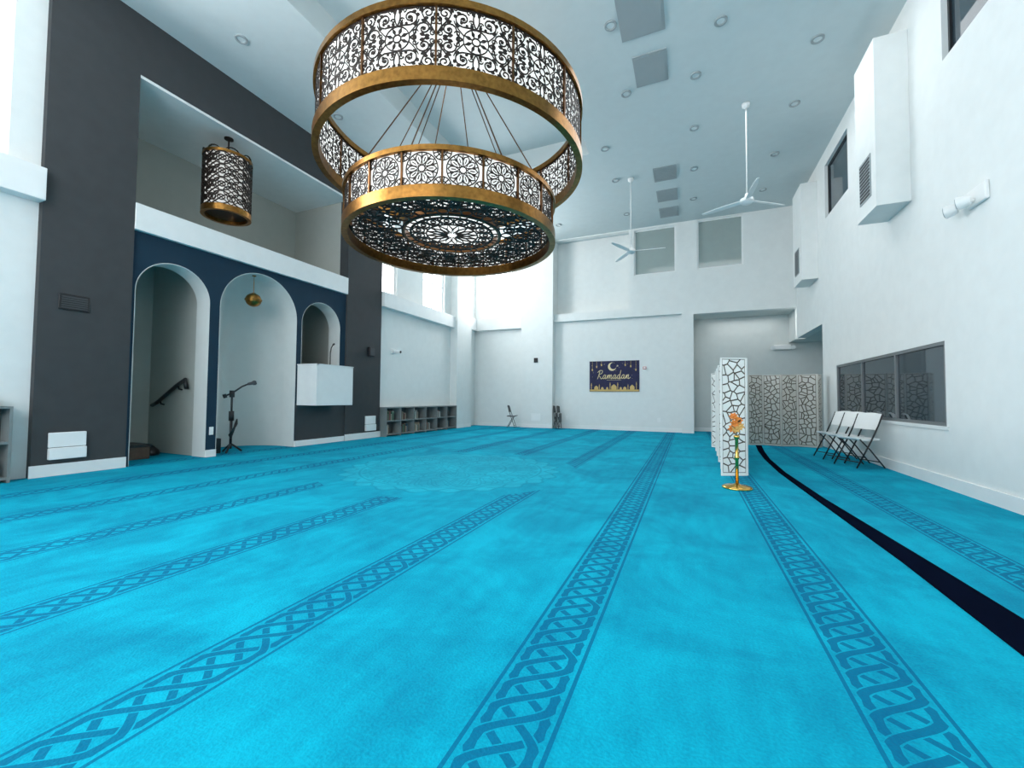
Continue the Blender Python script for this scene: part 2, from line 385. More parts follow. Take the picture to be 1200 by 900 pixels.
# ceiling vents
g='square ceiling air vents'
def cvent(x0,x1,y0,y1,lab,louv=True):
    cx,cy=(x0+x1)/2,(y0+y1)/2;s=MB();a,b=(x1-x0)/2,(y1-y0)/2
    s.box(-a,a,-b,b,-.025,0.01,0)
    if louv:
        n=9
        for k in range(n):
            y=-b+.06+(2*b-.12)*k/n;s.box(-a+.06,a-.06,y,y+(2*b-.12)/n*.5,-.035,-.025,1)
    else:
        s.box(-a+.05,a-.05,-b+.05,b-.05,-.032,-.025,1)
    obj('ceiling_vent',s.mesh('ceiling_vent',[VENT,VENT]),loc=(cx,cy,ZC),label=lab,cat='air vent',group=g)
cvent(-1.26,-.40,7.6,8.75,'large square flat grey ceiling vent',False);cvent(-1.12,-.40,9.25,10.2,'large square flat grey ceiling vent',False)
for y in (14.6,16.2,17.7): cvent(-1.05,-.33,y-.5,y+.4,'small grey ceiling vent in a row of three')
# downlights
s=MB();s.lathe([(0,-.012),(.075,-.012),(.085,-.03),(.12,-.03),(.125,0.01)],24);md=s.mesh('recessed_light',[VENT,LENS])
for p in md.polygons:
    if all(math.hypot(md.vertices[v].co.x,md.vertices[v].co.y)<.08 for v in p.vertices): p.material_index=1
for (x,y) in [(-8.72,5.57),(2.53,10.24),(-1.42,8.26),(-1.39,10.31),(.19,10.33),(.63,9.0),(-2.3,14.37),(.18,12.37),(2.53,12.3),(2.48,14.63),(.2,14.6),(.2,16.8),(2.5,17.0),(-2.3,17.2),(-2.3,12.4),(-5.2,14.4),(-5.2,17.2),(-8.7,8.2),(-8.7,11),(-8.7,14.3),(2.53,8.2)]:
    obj('recessed_light',md,loc=(x,y,ZC),label='small round recessed ceiling downlight',cat='ceiling light',group='recessed ceiling downlights')

# ------------------------------------------------------------------ chandelier
def spiral(cx,cy,r,t0,turns,sg,n=16):
    return [(cx+r*(1-.82*k/n)*math.cos(t0+sg*2*pi*turns*k/n),cy+r*(1-.82*k/n)*math.sin(t0+sg*2*pi*turns*k/n)) for k in range(n+1)]
def bez(p0,p1,p2,p3,n=8):
    o=[]
    for k in range(n+1):
        t=k/n;u=1-t;o.append(tuple(u**3*p0[i]+3*u*u*t*p1[i]+3*u*t*t*p2[i]+t**3*p3[i] for i in (0,1)))
    return o
def circ(cx,cy,r,n=16,ry=None): return [(cx+r*math.cos(2*pi*k/n),cy+(ry or r)*math.sin(2*pi*k/n)) for k in range(n)]
def big_panel(R,W,H,z0):
    s=MB();d=.02;zc=z0+H/2;w=.019;fx=W/1.166;fy=H/.97
    def S(p,**k): s.wrap([(x*fx,zc+y*fy) for x,y in p],k.get('w',w),R,d,closed=k.get('c',False),wf=k.get('wf'))
    lf=lambda t:.008+.042*math.sin(pi*t)
    S(circ(0,0,.06),c=True);S(circ(0,0,.19,24),c=True,w=.016)
    for k in range(8):
        a=k*pi/4+pi/8;S([(math.cos(a)*.07,math.sin(a)*.07),(math.cos(a)*.12,math.sin(a)*.12),(math.cos(a)*.18,math.sin(a)*.18)],wf=lf)
    a,b=.583,.485
    for sx in (1,-1):
        for sy in (1,-1):
            m=lambda P:[(sx*x,sy*y) for x,y in P]
            S(m(spiral(.20,.32,.12,-pi/2,1.35,1)));S(m(bez((0,.19),(.06,.21),(.12,.20),(.20,.20))))
            S(m(spiral(.40,.13,.11,pi,1.3,-1)));S(m(bez((.19,0),(.24,.02),(.29,.06),(.29,.13))))
            S(m(bez((0,b),(.06,.42),(.06,.30),(0,.2))))
            S(m(bez((a,.02),(.52,.2),(.40,.26),(.38,.36))));S(m(spiral(.46,.38,.085,pi,1.3,-1)))
            S(m(bez((.07,b),(.14,.44),(.28,.46),(.33,b))))
            S(m(bez((.34,b),(.36,.44),(.36,.40),(.375,.36))));S(m(bez((a,.30),(.52,.28),(.50,.24),(.51,.17))))
            S(m(bez((.18,.06),(.25,.14),(.31,.20),(.33,.28))),w=.015)
            for q in [(.275,.08,.05,0,1.1,1),(.10,.455,.05,-pi/2,1.1,1),(.535,.245,.045,0,1.1,-1),(.30,.46,.04,pi,1.1,-1),(.53,.06,.045,pi/2,1.1,1),(.07,.29,.04,0,1.1,1)]: S(m(spiral(*q,n=10)),w=.014)
            for L in [((.30,.25),(.25,.19)),((.50,.26),(.55,.33)),((.33,.41),(.39,.47)),((.23,.02),(.30,.01)),((.02,.40),(.07,.46)),((.36,.27),(.44,.24)),((.16,.31),(.22,.34)),((.38,.11),(.43,.15)),((.50,.45),(.56,.42)),((.20,.25),(.24,.28)),((.34,.05),(.42,.03)),((.41,.02),(.49,.02)),((.40,.29),(.47,.30)),((.22,.39),(.29,.42)),((.12,.24),(.16,.21)),((.46,.45),(.43,.48)),((.48,.11),(.53,.16)),((.33,.33),(.30,.38)),((.04,.22),(.09,.25)),((.55,.38),(.58,.33))]:
                (x0,y0),(x1,y1)=L;S(m([(x0,y0),((x0*2+x1)/3,(y0*2+y1)/3),((x0+2*x1)/3,(y0+2*y1)/3),(x1,y1)]),wf=lf)
    for yy in (-b+.008,b-.008): S([(-a,yy),(-a/2,yy),(0,yy),(a/2,yy),(a,yy)])
    return s.mesh('lattice_panel',[IRON])
def ros_panel(R,W,H,z0,w=.0175):
    s=MB();d=.02;zc=z0+H/2
    def S(p,c=False,wf=None,ww=None): s.wrap([(x,zc+y) for x,y in p],ww or w,R,d,closed=c,wf=wf)
    q=min(W,H)/2
    S(circ(0,0,q*.2,12),True);S(circ(0,0,q*.93,28),True)
    for k in range(10):
        a=k*pi/5;P=[(0,0)]
        for (r,o) in [(.2,-.0),(.5,-.17),(.72,-.15),(.86,0),(.72,.15),(.5,.17)]:
            P.append((q*(r*math.cos(a)-o*math.sin(a)),q*(r*math.sin(a)+o*math.cos(a))))
        S(P[1:],True);S([(q*.4*math.cos(a),q*.4*math.sin(a)),(q*.68*math.cos(a),q*.68*math.sin(a))],ww=w*.8)
        a+=pi/10;S([(q*.6*math.cos(a),q*.6*math.sin(a)),(q*.75*math.cos(a),q*.75*math.sin(a)),(q*.93*math.cos(a),q*.93*math.sin(a))],ww=w*.8)
    for sx in (1,-1):
        for sy in (1,-1):
            a,b=W/2,H/2
            for r in (.22,.42):
                S([(sx*(a-q*r*math.sin(t*pi/12)*1.25),sy*(b-q*r*math.cos(t*pi/12)*1.25)) for t in range(7)],ww=w*.9)
            for t in (1,3,5):
                an=t*pi/12;S([(sx*(a-q*.05*math.sin(an)),sy*(b-q*.05*math.cos(an))),(sx*(a-q*.52*math.sin(an)),sy*(b-q*.52*math.cos(an)))],ww=w*.9)
    return s.mesh('lattice_panel',[IRON])
CH=empty('chandelier',(-4.30,6.97,ZC+.6),'large two-tier round chandelier with dark floral lattice drums and gold rims','chandelier')
bz=-(ZC+.6)
def drum(R,zb,zt,n,rb,rt,th,pm,acr=ACR,off=0):
    W=2*pi*R/n
    for (a,b) in ((zb,zb+rb),(zt-rt,zt)):
        s=MB();s.lathe([(R-th/2,a+bz),(R+th/2,a+bz),(R+th/2,b+bz),(R-th/2,b+bz)],112,closed=True)
        o=obj('gold_rim',s.mesh('gold_rim',[GOLD]),CH,label='aged gold rim band',smooth_angle=40)
    s=MB();s.lathe([(R-off,zb+rb+bz-.01),(R-off,zt-rt+bz+.01)],112);obj('diffuser',s.mesh('diffuser',[acr],True),CH,label='white acrylic drum lining with added glow')
    me=pm(R,W,zt-rt-zb-rb,zb+rb+bz)
    s=MB();s.box(R-.03,R+.035,-.014,.014,zb+rb*.5+bz,zt-rt*.5+bz);dv=s.mesh('divider',[RODM])
    for k in range(n):
        obj('lattice_panel',me,CH,rot=(0,0,2*pi*k/n),label='dark bronze cut-out floral panel')
        obj('divider',dv,CH,rot=(0,0,2*pi*(k+.5)/n),label='narrow bronze upright')
drum(2.49,5.79,6.98,14,.20,.10,.11,big_panel)
drum(1.98,4.40,5.20,20,.19,.08,.11,ros_panel)
# horizontal filigree tray closing the lower tier, with a soft-lit centre dish above it
zf=4.62+bz;ns=16
s=MB();d=.02
def SF(p,w=.030,c=False): s.wrap(p,w,None,d,closed=c,flat=zf)
def pol(r,a): return (r*math.cos(a),r*math.sin(a))
hs=pi/ns
cx_=1.46;SF(circ(cx_,0,.27,24),c=True);SF(circ(cx_,0,.06,10),c=True)
for k in range(8):
    a=k*pi/4;P=[]
    for (r,o) in [(.22,0),(.5,-.2),(.72,-.17),(.9,0),(.72,.17),(.5,.2)]: P.append((cx_+.27*(r*math.cos(a)-o*math.sin(a)),.27*(r*math.sin(a)+o*math.cos(a))))
    SF(P,.026,True)
for (r,a,rr) in [(1.07,0,.10),(1.84,0,.085),(1.16,hs,.11),(1.16,hs,.05),(1.72,hs,.17),(1.72,hs,.09),(1.38,hs,.07)]: SF(circ(*pol(r,a),rr,14),.026,True)
for r in (.80,.955,1.915): SF([pol(r,-hs+2*hs*t/6) for t in range(7)],.04)
SF([pol(1.25,-hs),pol(1.2,-hs*.4),pol(1.2,hs*.4),pol(1.25,hs)],.026);SF([pol(1.66,-hs),pol(1.74,-hs*.4),pol(1.74,hs*.4),pol(1.66,hs)],.026)
# centre grille
SF(circ(.875,0,.07,10),.02,True);SF(circ(.66,0,.115,14),.024,True);SF(circ(.66,0,.05,8),.02,True)
SF([pol(.10,0),pol(.3,hs*.9),pol(.5,0),pol(.3,-hs*.9)],.022,True);SF([pol(.5,hs),pol(.62,hs),pol(.8,hs)],.024)
SF([pol(.5,-hs+2*hs*t/4) for t in range(5)],.026)
me=s.mesh('filigree_tray',[IRON])
for k in range(ns): obj('filigree_tray',me,CH,rot=(0,0,2*pi*k/ns),label='dark horizontal filigree tray section')
s=MB();s.lathe([(0,zf+.09),(.5,zf+.10),(.90,zf+.12)],64);obj('centre_dish',s.mesh('dish',[GLOW],True),CH,label='softly glowing centre dish')
s=MB();s.lathe([(.91,zf-.015),(.95,zf-.015),(.95,zf+.13),(.91,zf+.13)],64,closed=True);obj('gold_rim',s.mesh('rim',[RODM]),CH,smooth_angle=40)
hub=Vector((0,0,8.45+bz))
for (R,zt,n,ph) in ((1.93,5.18,8,.2),(2.45,6.96,6,.5)):
    for k in range(n):
        a=2*pi*k/n+ph
        s=MB();s.tube([hub+Vector((.1*math.cos(a),.1*math.sin(a),0)),(R*math.cos(a),R*math.sin(a),zt+bz)],.011,6)
        obj('suspension_rod',s.mesh('suspension_rod',[RODM]),CH,label='thin bronze suspension rod')
s=MB();s.lathe([(0,0),(.28,0),(.28,-.05),(.05,-.1),(.04,-1.05),(.14,-1.1),(.14,-1.18),(0,-1.2)],24);obj('canopy_stem',s.mesh('canopy_stem',[RODM]),CH,smooth_angle=35)

# lantern in the upper niche
LT=empty('pendant_lantern',(-10.4,6.42,7.74),'cylindrical dark lattice pendant lantern with gold base ring','pendant lamp')
R=.49;zb,zt=5.76-7.74,7.22-7.74
for (a,b) in ((zb,zb+.14),(zt-.06,zt)):
    s=MB();s.lathe([(R-.05,a),(R+.03,a),(R+.03,b),(R-.05,b)],48,closed=True);obj('gold_rim',s.mesh('rim',[GOLD]),LT,smooth_angle=40)
s=MB();s.lathe([(R-.015,zb+.1),(R-.015,zt-.05)],48);obj('diffuser',s.mesh('dif',[ACRL],True),LT,label='pale inner shade')
s=MB();s.lathe([(0,zb+.10),(R-.05,zb+.10),(R-.05,zb+.08),(0,zb+.08)],40);obj('base_plate',s.mesh('bp',[IRON]),LT)
nr=4;hh=(zt-.06-zb-.14)/nr
def lant(R,W):
    s=MB()
    for j in range(nr):
        zc=zb+.14+hh*(j+.5)
        for P,c in ((circ(0,zc,W*.48,14,hh*.48),True),(circ(W/2,zc+hh/2,W*.40,14,hh*.40),True),(circ(0,zc,W*.2,8,hh*.2),True),(circ(-W/2,zc,W*.22,8,hh*.25),True)):
            s.wrap(P,.020,R+.01,.03,closed=c)
        s.wrap([(-W/2,zc-hh/2),(0,zc),(W/2,zc+hh/2)],.016,R+.01,.03);s.wrap([(-W/2,zc+hh/2),(0,zc),(W/2,zc-hh/2)],.016,R+.01,.03)
    return s.mesh('lattice_panel',[IRON])
me=lant(R,2*pi*R/8)
for k in range(8): obj('lattice_panel',me,LT,rot=(0,0,2*pi*k/8),label='dark bronze cut-out panel')
s=MB();s.tube([(0,0,0),(0,0,zt+.08)],.018,8);obj('hanging_rod',s.mesh('hang',[IRON]),LT)
s=MB();s.lathe([(0,.02),(R-.05,.02),(R-.05,-.02),(0,-.02)],32,c=(0,0,zt));obj('top_plate',s.mesh('top',[IRON]),LT)
s=MB();s.lathe([(0,0),(.1,0),(.1,-.03),(0,-.05)],16);obj('canopy',s.mesh('can',[IRON]),LT)

# small golden globe
GL=empty('globe_pendant',(-10.35,7.13,4.5),'small golden filigree globe hanging inside the arch','pendant lamp')
s=MB();s.tube([(0,0,.02),(0,0,-.45)],.008,6);s.lathe([(0,.02),(.05,.02),(.05,-.0),(0,-.02)],12);obj('hanging_rod',s.mesh('rod',[GOLD]),GL)
s=MB();n=14;s.lathe([(max(.001,.185*math.sin(pi*k/n)),-.62+.175*math.cos(pi*k/n)) for k in range(n+1)],24)
s.lathe([(.188,-.64),(.196,-.64),(.196,-.60),(.188,-.60)],24,closed=True);s.lathe([(.0,-.43),(.05,-.44),(.06,-.46),(0,-.47)],12)
obj('globe',s.mesh('globe',[GOLD],True),GL)

# ------------------------------------------------------------------ fans
def fan(loc,ph,lab):
    e=empty('ceiling_fan',loc,lab,'ceiling fan',group='ceiling fans on long rods')
    s=MB();s.lathe([(0,0.01),(.10,0),(.09,-.07),(.03,-.12),(0,-.12)],20);obj('canopy',s.mesh('c',[WHITE2],True),e)
    s=MB();s.tube([(0,0,0),(0,0,-2.35)],.014,8);obj('down_rod',s.mesh('r',[WHITE2],True),e)
    s=MB();s.lathe([(0,-2.32),(.035,-2.34),(.06,-2.44),(.15,-2.48),(.16,-2.55),(.11,-2.60),(0,-2.61)],24);obj('motor_housing',s.mesh('m',[WHITE2]),e,smooth_angle=50)
    s=MB();n=8;L=1.12
    for i in range(n+1):
        t=i/n;x=.13+(L-.13)*t;w=.058+.012*math.sin(pi*t)-.03*t**4;tw=.15
        for sg in (-1,1):
            for dz in (-.006,.006): s.v.append((x,sg*w,-2.52+sg*w*tw*1.6+dz))
    for i in range(n):
        A=4*i;B=A+4
        s.face([A,B,B+2,A+2]);s.face([A+1,A+3,B+3,B+1]);s.face([A,A+1,B+1,B]);s.face([A+2,B+2,B+3,A+3])
    s.face([0,2,3,1]);s.face([4*n,4*n+1,4*n+3,4*n+2])
    me=s.mesh('blade',[WHITE2])
    for k in range(3): obj('blade',me,e,rot=(0,0,ph+2*pi*k/3))
fan((-1.80,14.48,ZC),math.radians(5),'white three-blade ceiling fan on long rod, near far wall')
fan((1.39,11.86,ZC),math.radians(35),'white three-blade ceiling fan on long rod, near duct wall')

# ------------------------------------------------------------------ folding screens
def clip(poly,a,b,c):
    out=[]
    for i in range(len(poly)):
        p,q=poly[i-1],poly[i];dp=a*p[0]+b*p[1]-c;dq=a*q[0]+b*q[1]-c
        if (dp<=0)!=(dq<=0):
            t=dp/(dp-dq);out.append((p[0]+(q[0]-p[0])*t,p[1]+(q[1]-p[1])*t))
        if dq<=0: out.append(q)
    return out
def panel_mesh(w,h,seed,nx,nz,lw,mats):
    """framed board: pale irregular plates standing proud of a darker board, thin cracks between"""
    rnd=random.Random(seed);f=.022;th=.016;s=MB()
    s.box(0,w,-th,th,.0,f+.03,0);s.box(0,w,-th,th,h-f,h,0);s.box(0,f,-th,th,f+.03,h-f,0);s.box(w-f,w,-th,th,f+.03,h-f,0)
    x0,x1,z0,z1=f,w-f,f+.03,h-f
    pts=[(x0+(i+.5+rnd.uniform(-.55,.55))*(x1-x0)/nx,z0+(j+.5+rnd.uniform(-.55,.55))*(z1-z0)/nz) for i in range(nx) for j in range(nz)]
    for i,p in enumerate(pts):
        poly=[(x0,z0),(x1,z0),(x1,z1),(x0,z1)]
        for j,q in enumerate(pts):
            if i==j: continue
            a,b=q[0]-p[0],q[1]-p[1]
            if a*a+b*b>.3: continue
            c=(q[0]**2+q[1]**2-p[0]**2-p[1]**2)/2;poly=clip(poly,a,b,c)
            if not poly: break
        if len(poly)<3: continue
        cx=sum(v[0] for v in poly)/len(poly);cz=sum(v[1] for v in poly)/len(poly)
        n=len(poly);ins=poly
        for k in range(n):
            A,B=poly[k],poly[(k+1)%n];dx,dz=B[0]-A[0],B[1]-A[1];l=math.hypot(dx,dz)
            if l<1e-5: continue
            nx_,nz_=dz/l,-dx/l
            if nx_*(cx-A[0])+nz_*(cz-A[1])>0: nx_,nz_=-nx_,-nz_
            c=nx_*A[0]+nz_*A[1]-lw/2;ins=clip(ins,nx_,nz_,c)
            if not ins: break
        if not ins or len(ins)<3: continue
        m=len(ins)
        for sg in (-1,1):
            o=len(s.v)
            s.v+=[(v[0],sg*.004,v[1]) for v in ins]+[(v[0],sg*.012,v[1]) for v in ins]
            s.face(list(range(o+m,o+2*m)),0)
            for k in range(m):
                k2=(k+1)%m;s.face([o+k,o+k2,o+m+k2,o+m+k],0)
    s.box(x0-.005,x1+.005,-.004,.004,z0-.005,z1+.005,1)
    return s.mesh('screen_panel',mats)
def screen(vs,h,lab,seed,nx,nz,lw,mats,pl):
    e=empty('folding_screen',(*vs[0],0),lab,'room divider screen')
    for i in range(len(vs)-1):
        a,b=Vector(vs[i]),Vector(vs[i+1]);d=b-a;an=math.atan2(d.y,d.x)
        me=panel_mesh(d.length-.015,h,seed+i%3,nx,nz,lw,mats)
        obj('screen_panel',me,e,loc=(a.x-vs[0][0],a.y-vs[0][1],.0),rot=(0,0,an),label=pl)
screen([(.55,8.62),(1.0,8.84),(.60,9.45),(1.02,9.95),(.62,10.5),(1.05,11.05),(.65,11.6),(1.08,12.15),(.68,12.7),(1.1,13.2),(.62,13.75)],2.19,'tall white folding screen with brown crackle lines beside the dark strip',11,4,15,.024,[LATW,CRACK],'white panel with thin brown crackle lines')
screen([(1.45,15.35),(1.72,14.9),(2.16,15.12),(2.62,14.95),(3.08,15.15),(3.55,14.98),(3.72,15.3)],2.2,'silver-taupe crackle-patterned folding screen closing the alcove',31,4,14,.028,[LATS,CRACK2],'silver-taupe panel with crackle lines')

# strip on the carpet
s=MB()
Lp=[(1.68,1.2),(1.69,3.3),(1.70,4.7),(1.64,7.4),(1.60,9.5),(1.65,11.5),(1.75,13.2),(1.90,14.8)];Rp=[(2.04,1.2),(1.99,3.5),(1.93,4.7),(1.78,7.2),(1.72,9.5),(1.77,11.5),(1.90,13.2),(2.06,14.8)]
for (a,b) in zip(Lp,Rp): s.v+=[(a[0],a[1],0),(b[0],b[1],0),(a[0],a[1],.008),(b[0],b[1],.008)]
for i in range(len(Lp)-1):
    A=4*i;B=A+4;s.face([A+2,A+3,B+3,B+2]);s.face([A,A+2,B+2,B]);s.face([A+1,B+1,B+3,A+3]);s.face([A,B,B+1,A+1])
s.face([0,1,3,2]);A=4*(len(Lp)-1);s.face([A,A+2,A+3,A+1])
obj('floor_strip',s.mesh('floor_strip',[STRIP]),loc=(0,0,.001),label='long black-navy felt strip laid on the turquoise carpet',cat='floor strip')

# ------------------------------------------------------------------ stanchion with flowers
ST=empty('stanchion',(.70,7.50,0),'polished brass post on a round base','stanchion')
s=MB();s.lathe([(0,0),(.215,0),(.22,.02),(.19,.04),(.06,.055),(.03,.08),(.0,.08)],40);obj('base',s.mesh('base',[GOLDB],True),ST)
s=MB();s.lathe([(0,.06),(.025,.06),(.025,.45),(.036,.47),(.036,.5),(.025,.52),(.025,.78),(.042,.80),(.045,.835),(.0,.845)],20);obj('pole',s.mesh('pole',[GOLDB],True),ST)
FL=empty('flower_bunch',(.70,7.50,.855),'bunch of orange and yellow flowers standing on the brass post','flowers')
def blossom(m):
    s=MB()
    for k in range(7):
        a=2*pi*k/7
        for (r0,z0,r1,z1,w) in ((.0,0,.04,.02,.022),(.04,.02,.075,.015,.018)):
            o=len(s.v);ca,sa=math.cos(a),math.sin(a)
            for (r,z,ww) in ((r0,z0,.008 if r0==0 else .022),(r1,z1,w if r0==0 else .004)):
                s.v+=[(r*ca-ww*sa,r*sa+ww*ca,z),(r*ca+ww*sa,r*sa-ww*ca,z),]
            s.face([o,o+1,o+3,o+2])
    s.lathe([(0,.03),(.015,.025),(.02,.0),(0,-.01)],8)
    return s.mesh('blossom',[m])
mo,my=blossom(ORANGE),blossom(YELLOW)
for i,(x,y,z,rx,ry) in enumerate([(-.03,-.05,.17,1.2,-.2),(.04,-.05,.13,1.3,.3),(-.06,-.04,.09,1.4,-.6),(.02,-.04,.22,1.0,.1),(-.01,-.06,.09,1.5,0),(-.04,-.02,.28,.9,-.4)]):
    o=obj('blossom',mo if i%3!=1 else my,FL,loc=(x,y,z),rot=(rx,ry,0));o.scale=(.95,.95,.95)
for i in range(7):
    a=i*.9;s=MB();s.tube([(0,0,0),(.02*math.cos(a),.02*math.sin(a),.07),(.06*math.cos(a),.04*math.sin(a),.20+.02*i)],.005,5)
    obj('stem',s.mesh('stem',[LEAF]),FL)
for i in range(8):
    s=MB();a=i*.95+.3;n=5
    for k in range(n+1):
        t=k/n;r=.02+.11*t;z=.03+.16*t-.05*t*t+(.1 if i%2 else 0);w=.024*math.sin(pi*(.08+.9*t))
        s.v+=[(r*math.cos(a)-w*math.sin(a),r*math.sin(a)+w*math.cos(a),z),(r*math.cos(a)+w*math.sin(a),r*math.sin(a)-w*math.cos(a),z)]
    for k in range(n): s.face([2*k,2*k+1,2*k+3,2*k+2])
    obj('leaf',s.mesh('leaf',[LEAF]),FL)

# ------------------------------------------------------------------ chairs
def fold_chair(loc,rz,lab,sm=WHITE2,group=None,open_=1.0,tilt=0,sc=1.0):
    """faces local +x"""
    e=empty('folding_chair',loc,lab,'folding chair',rot=(0,tilt,rz),group=group);e.scale=(sc,sc,sc)
    w=.27;f=open_
    for sg in (-1,1):
        s=MB();y=sg*w
        s.tube([(.30*f,y,.012),(.02*f,y,.50),(-.12*f-.02,y,.82),(-.20*f-.03,y,1.04)],.014,8);obj('front_leg',s.mesh('leg',[BLACK],True),e)
        s=MB();y=sg*(w-.035)
        s.tube([(-.26*f-.03,y,.012),(.0,y,.36),(.20*f,y,.56)],.013,8);obj('rear_leg',s.mesh('leg',[BLACK],True),e)
    s=MB();s.tube([(.24*f,-w,.12),(.24*f,w,.12)],.010,6);obj('crossbar',s.mesh('bar',[BLACK],True),e)
    s=MB();s.tube([(-.19*f-.02,-w+.035,.12),(-.19*f-.02,w-.035,.12)],.010,6);obj('crossbar',s.mesh('bar',[BLACK],True),e)
    s=MB();n=6
    if f>.6:
        for i in range(n+1):
            t=i/n;x=-.20+.46*t;z=.53+.035*t+.018*math.cos(pi*t*1.6)
            s.v+=[(x,-.235,z-.01),(x,.235,z-.01),(x,-.235,z+.03),(x,.235,z+.03)]
    else:
        for i in range(n+1):
            t=i/n;s.v+=[(.035,-.235,.30+.42*t),(.035,.235,.30+.42*t),(.06,-.235,.30+.42*t),(.06,.235,.30+.42*t)]
    for i in range(n):
        A=4*i;B=A+4;s.face([A+2,A+3,B+3,B+2]);s.face([A,B,B+1,A+1]);s.face([A,A+2,B+2,B]);s.face([A+1,B+1,B+3,A+3])
    s.face([0,1,3,2]);A=4*n;s.face([A,A+2,A+3,A+1])
    obj('seat',s.mesh('seat',[sm]),e,bevel=.008)
    s=MB();n=8
    for i in range(n+1):
        t=i/n*2-1;y=t*.265;c=-.035*(1-t*t)
        zt=1.07-.03*t*t;zb=.74
        for (z,xx) in ((zb,-.095*f-.02),(zt,-.205*f-.03)): s.v+=[(xx+c+.012,y,z),(xx+c-.014,y,z)]
    for i in range(n):
        A=4*i;B=A+4;s.face([A,B,B+2,A+2]);s.face([A+1,A+3,B+3,B+1]);s.face([A+2,B+2,B+3,A+3]);s.face([A,A+1,B+1,B])
    s.face([0,2,3,1]);A=4*n;s.face([A,A+1,A+3,A+2])
    obj('backrest',s.mesh('back',[sm]),e,bevel=.006)
    return e
gc='white folding chairs under the dark windows'
for (x,y,r) in [(3.36,11.12,205),(3.34,11.85,207),(3.32,12.55,204)]:
    fold_chair((x,y,0),math.radians(r),'white plastic folding chair with black metal legs below the dark window',group=gc,sc=1.08)
fold_chair((-7.72,18.05,0),math.radians(15),'small dark folding chair standing half open at the far wall',sm=BLACK,open_=.62)
fold_chair((-5.72,18.55,0),math.radians(8),'black folded chair standing upright against the pilaster',sm=BLACK,open_=.14)
fold_chair((-5.52,18.50,0),math.radians(4),'second black folded chair beside the pilaster',sm=BLACK,open_=.14)

# ------------------------------------------------------------------ wall banner
BN=empty('wall_banner',(-3.11,YB+.16,1.73),'navy and gold Ramadan banner hung on the white wall','banner')
W,Hh=2.22,1.40
bx('cloth',(-W/2,W/2,-.012,0,0,Hh),BNAVY,BN)
def flat(name,polys,m,y=-.016,lab=None):
    s=MB()
    for P in polys:
        o=len(s.v);s.v+=[(p[0],y,p[1]) for p in P];s.face(list(range(o,o+len(P))))
    return obj(name,s.mesh(name,[m]),BN,label=lab)
P=[]
def dome(cx,z,r,base): 
    n=14;return [(cx-r,base)]+[(cx-r*math.cos(pi*k/n)*(1+.12*math.sin(pi*k/n)),z+r*1.05*math.sin(pi*k/n)+(r*.35*max(0,1-abs(k-n/2)/1.5))) for k in range(n+1)]+[(cx+r,base)]
P.append([(-W/2+.02,.02),(W/2-.02,.02),(W/2-.02,.10),(-W/2+.02,.10)])
for (cx,z,r) in [(-.80,.16,.09),(-.52,.14,.06),(-.30,.15,.05),(0,.18,.12),(.30,.15,.05),(.48,.14,.07),(.80,.18,.10)]: P.append(dome(cx,z,r,.08))
for cx,h in [(-1.02,.42),(-.66,.36),(-.17,.44),(.17,.44),(.62,.36),(.98,.46)]:
    P.append([(cx-.014,.08),(cx+.014,.08),(cx+.014,h-.07),(cx,h),(cx-.014,h-.07)]);P.append([(cx-.028,h-.13),(cx+.028,h-.13),(cx+.028,h-.11),(cx-.028,h-.11)])
flat('skyline',P,BGOLD,lab='gold mosque skyline')
n=20;cr=[];cx,cz,r=-.08,1.14,.19;inner=[]
for k in range(n+1):
    a=math.radians(60+k*(300/n));cr.append((cx+r*math.cos(a),cz+r*math.sin(a)));inner.append((cx+.055+r*.78*math.cos(a),cz+.033+r*.78*math.sin(a)))
s=MB();s.v=[(p[0],-.016,p[1]) for p in cr]+[(p[0],-.016,p[1]) for p in inner]
for k in range(n): s.face([k,k+1,n+1+k+1,n+1+k])
obj('crescent',s.mesh('crescent',[BPALE]),BN,label='pale gold crescent moon')
rnd=random.Random(5)
def star(x,z,r): return [(x+(r if k%2==0 else r*.42)*math.sin(k*pi/5),z+(r if k%2==0 else r*.42)*math.cos(k*pi/5)) for k in range(10)]
P=[star(.16,1.17,.05)]+[star(rnd.uniform(-1,1),rnd.uniform(.5,1.3),.014) for _ in range(22)]
flat('star',P,BPALE,-.0155,'scattered small gold stars')
P=[]
for x,l in [(-.98,.34),(-.78,.2),(-.56,.12),(.50,.14),(.74,.2),(.96,.36)]:
    P.append([(x-.005,Hh-l),(x+.005,Hh-l),(x+.005,Hh-.01),(x-.005,Hh-.01)]);z=Hh-l
    P.append([(x,z),(x-.032,z-.035),(x-.024,z-.09),(x,z-.115),(x+.024,z-.09),(x+.032,z-.035)])
flat('hanging_lantern',P,BGOLD,-.0158,'printed hanging gold lanterns')
def cat(P,n=5):
    o=[]
    for i in range(len(P)-1):
        p0,p1,p2,p3=P[max(i-1,0)],P[i],P[i+1],P[min(i+2,len(P)-1)]
        for k in range(n):
            t=k/n;o.append(tuple(.5*((2*p1[j])+(-p0[j]+p2[j])*t+(2*p0[j]-5*p1[j]+4*p2[j]-p3[j])*t*t+(-p0[j]+3*p1[j]-3*p2[j]+p3[j])*t**3) for j in (0,1)))
    return o+[P[-1]]
def la(x,h=1.0): return [(x+.55,.85),(x+.3,1.0),(x+.02,.5),(x+.2,.02),(x+.5,.3),(x+.62,h),(x+.60,.15),(x+.8,.02),(x+1.02,.4)]
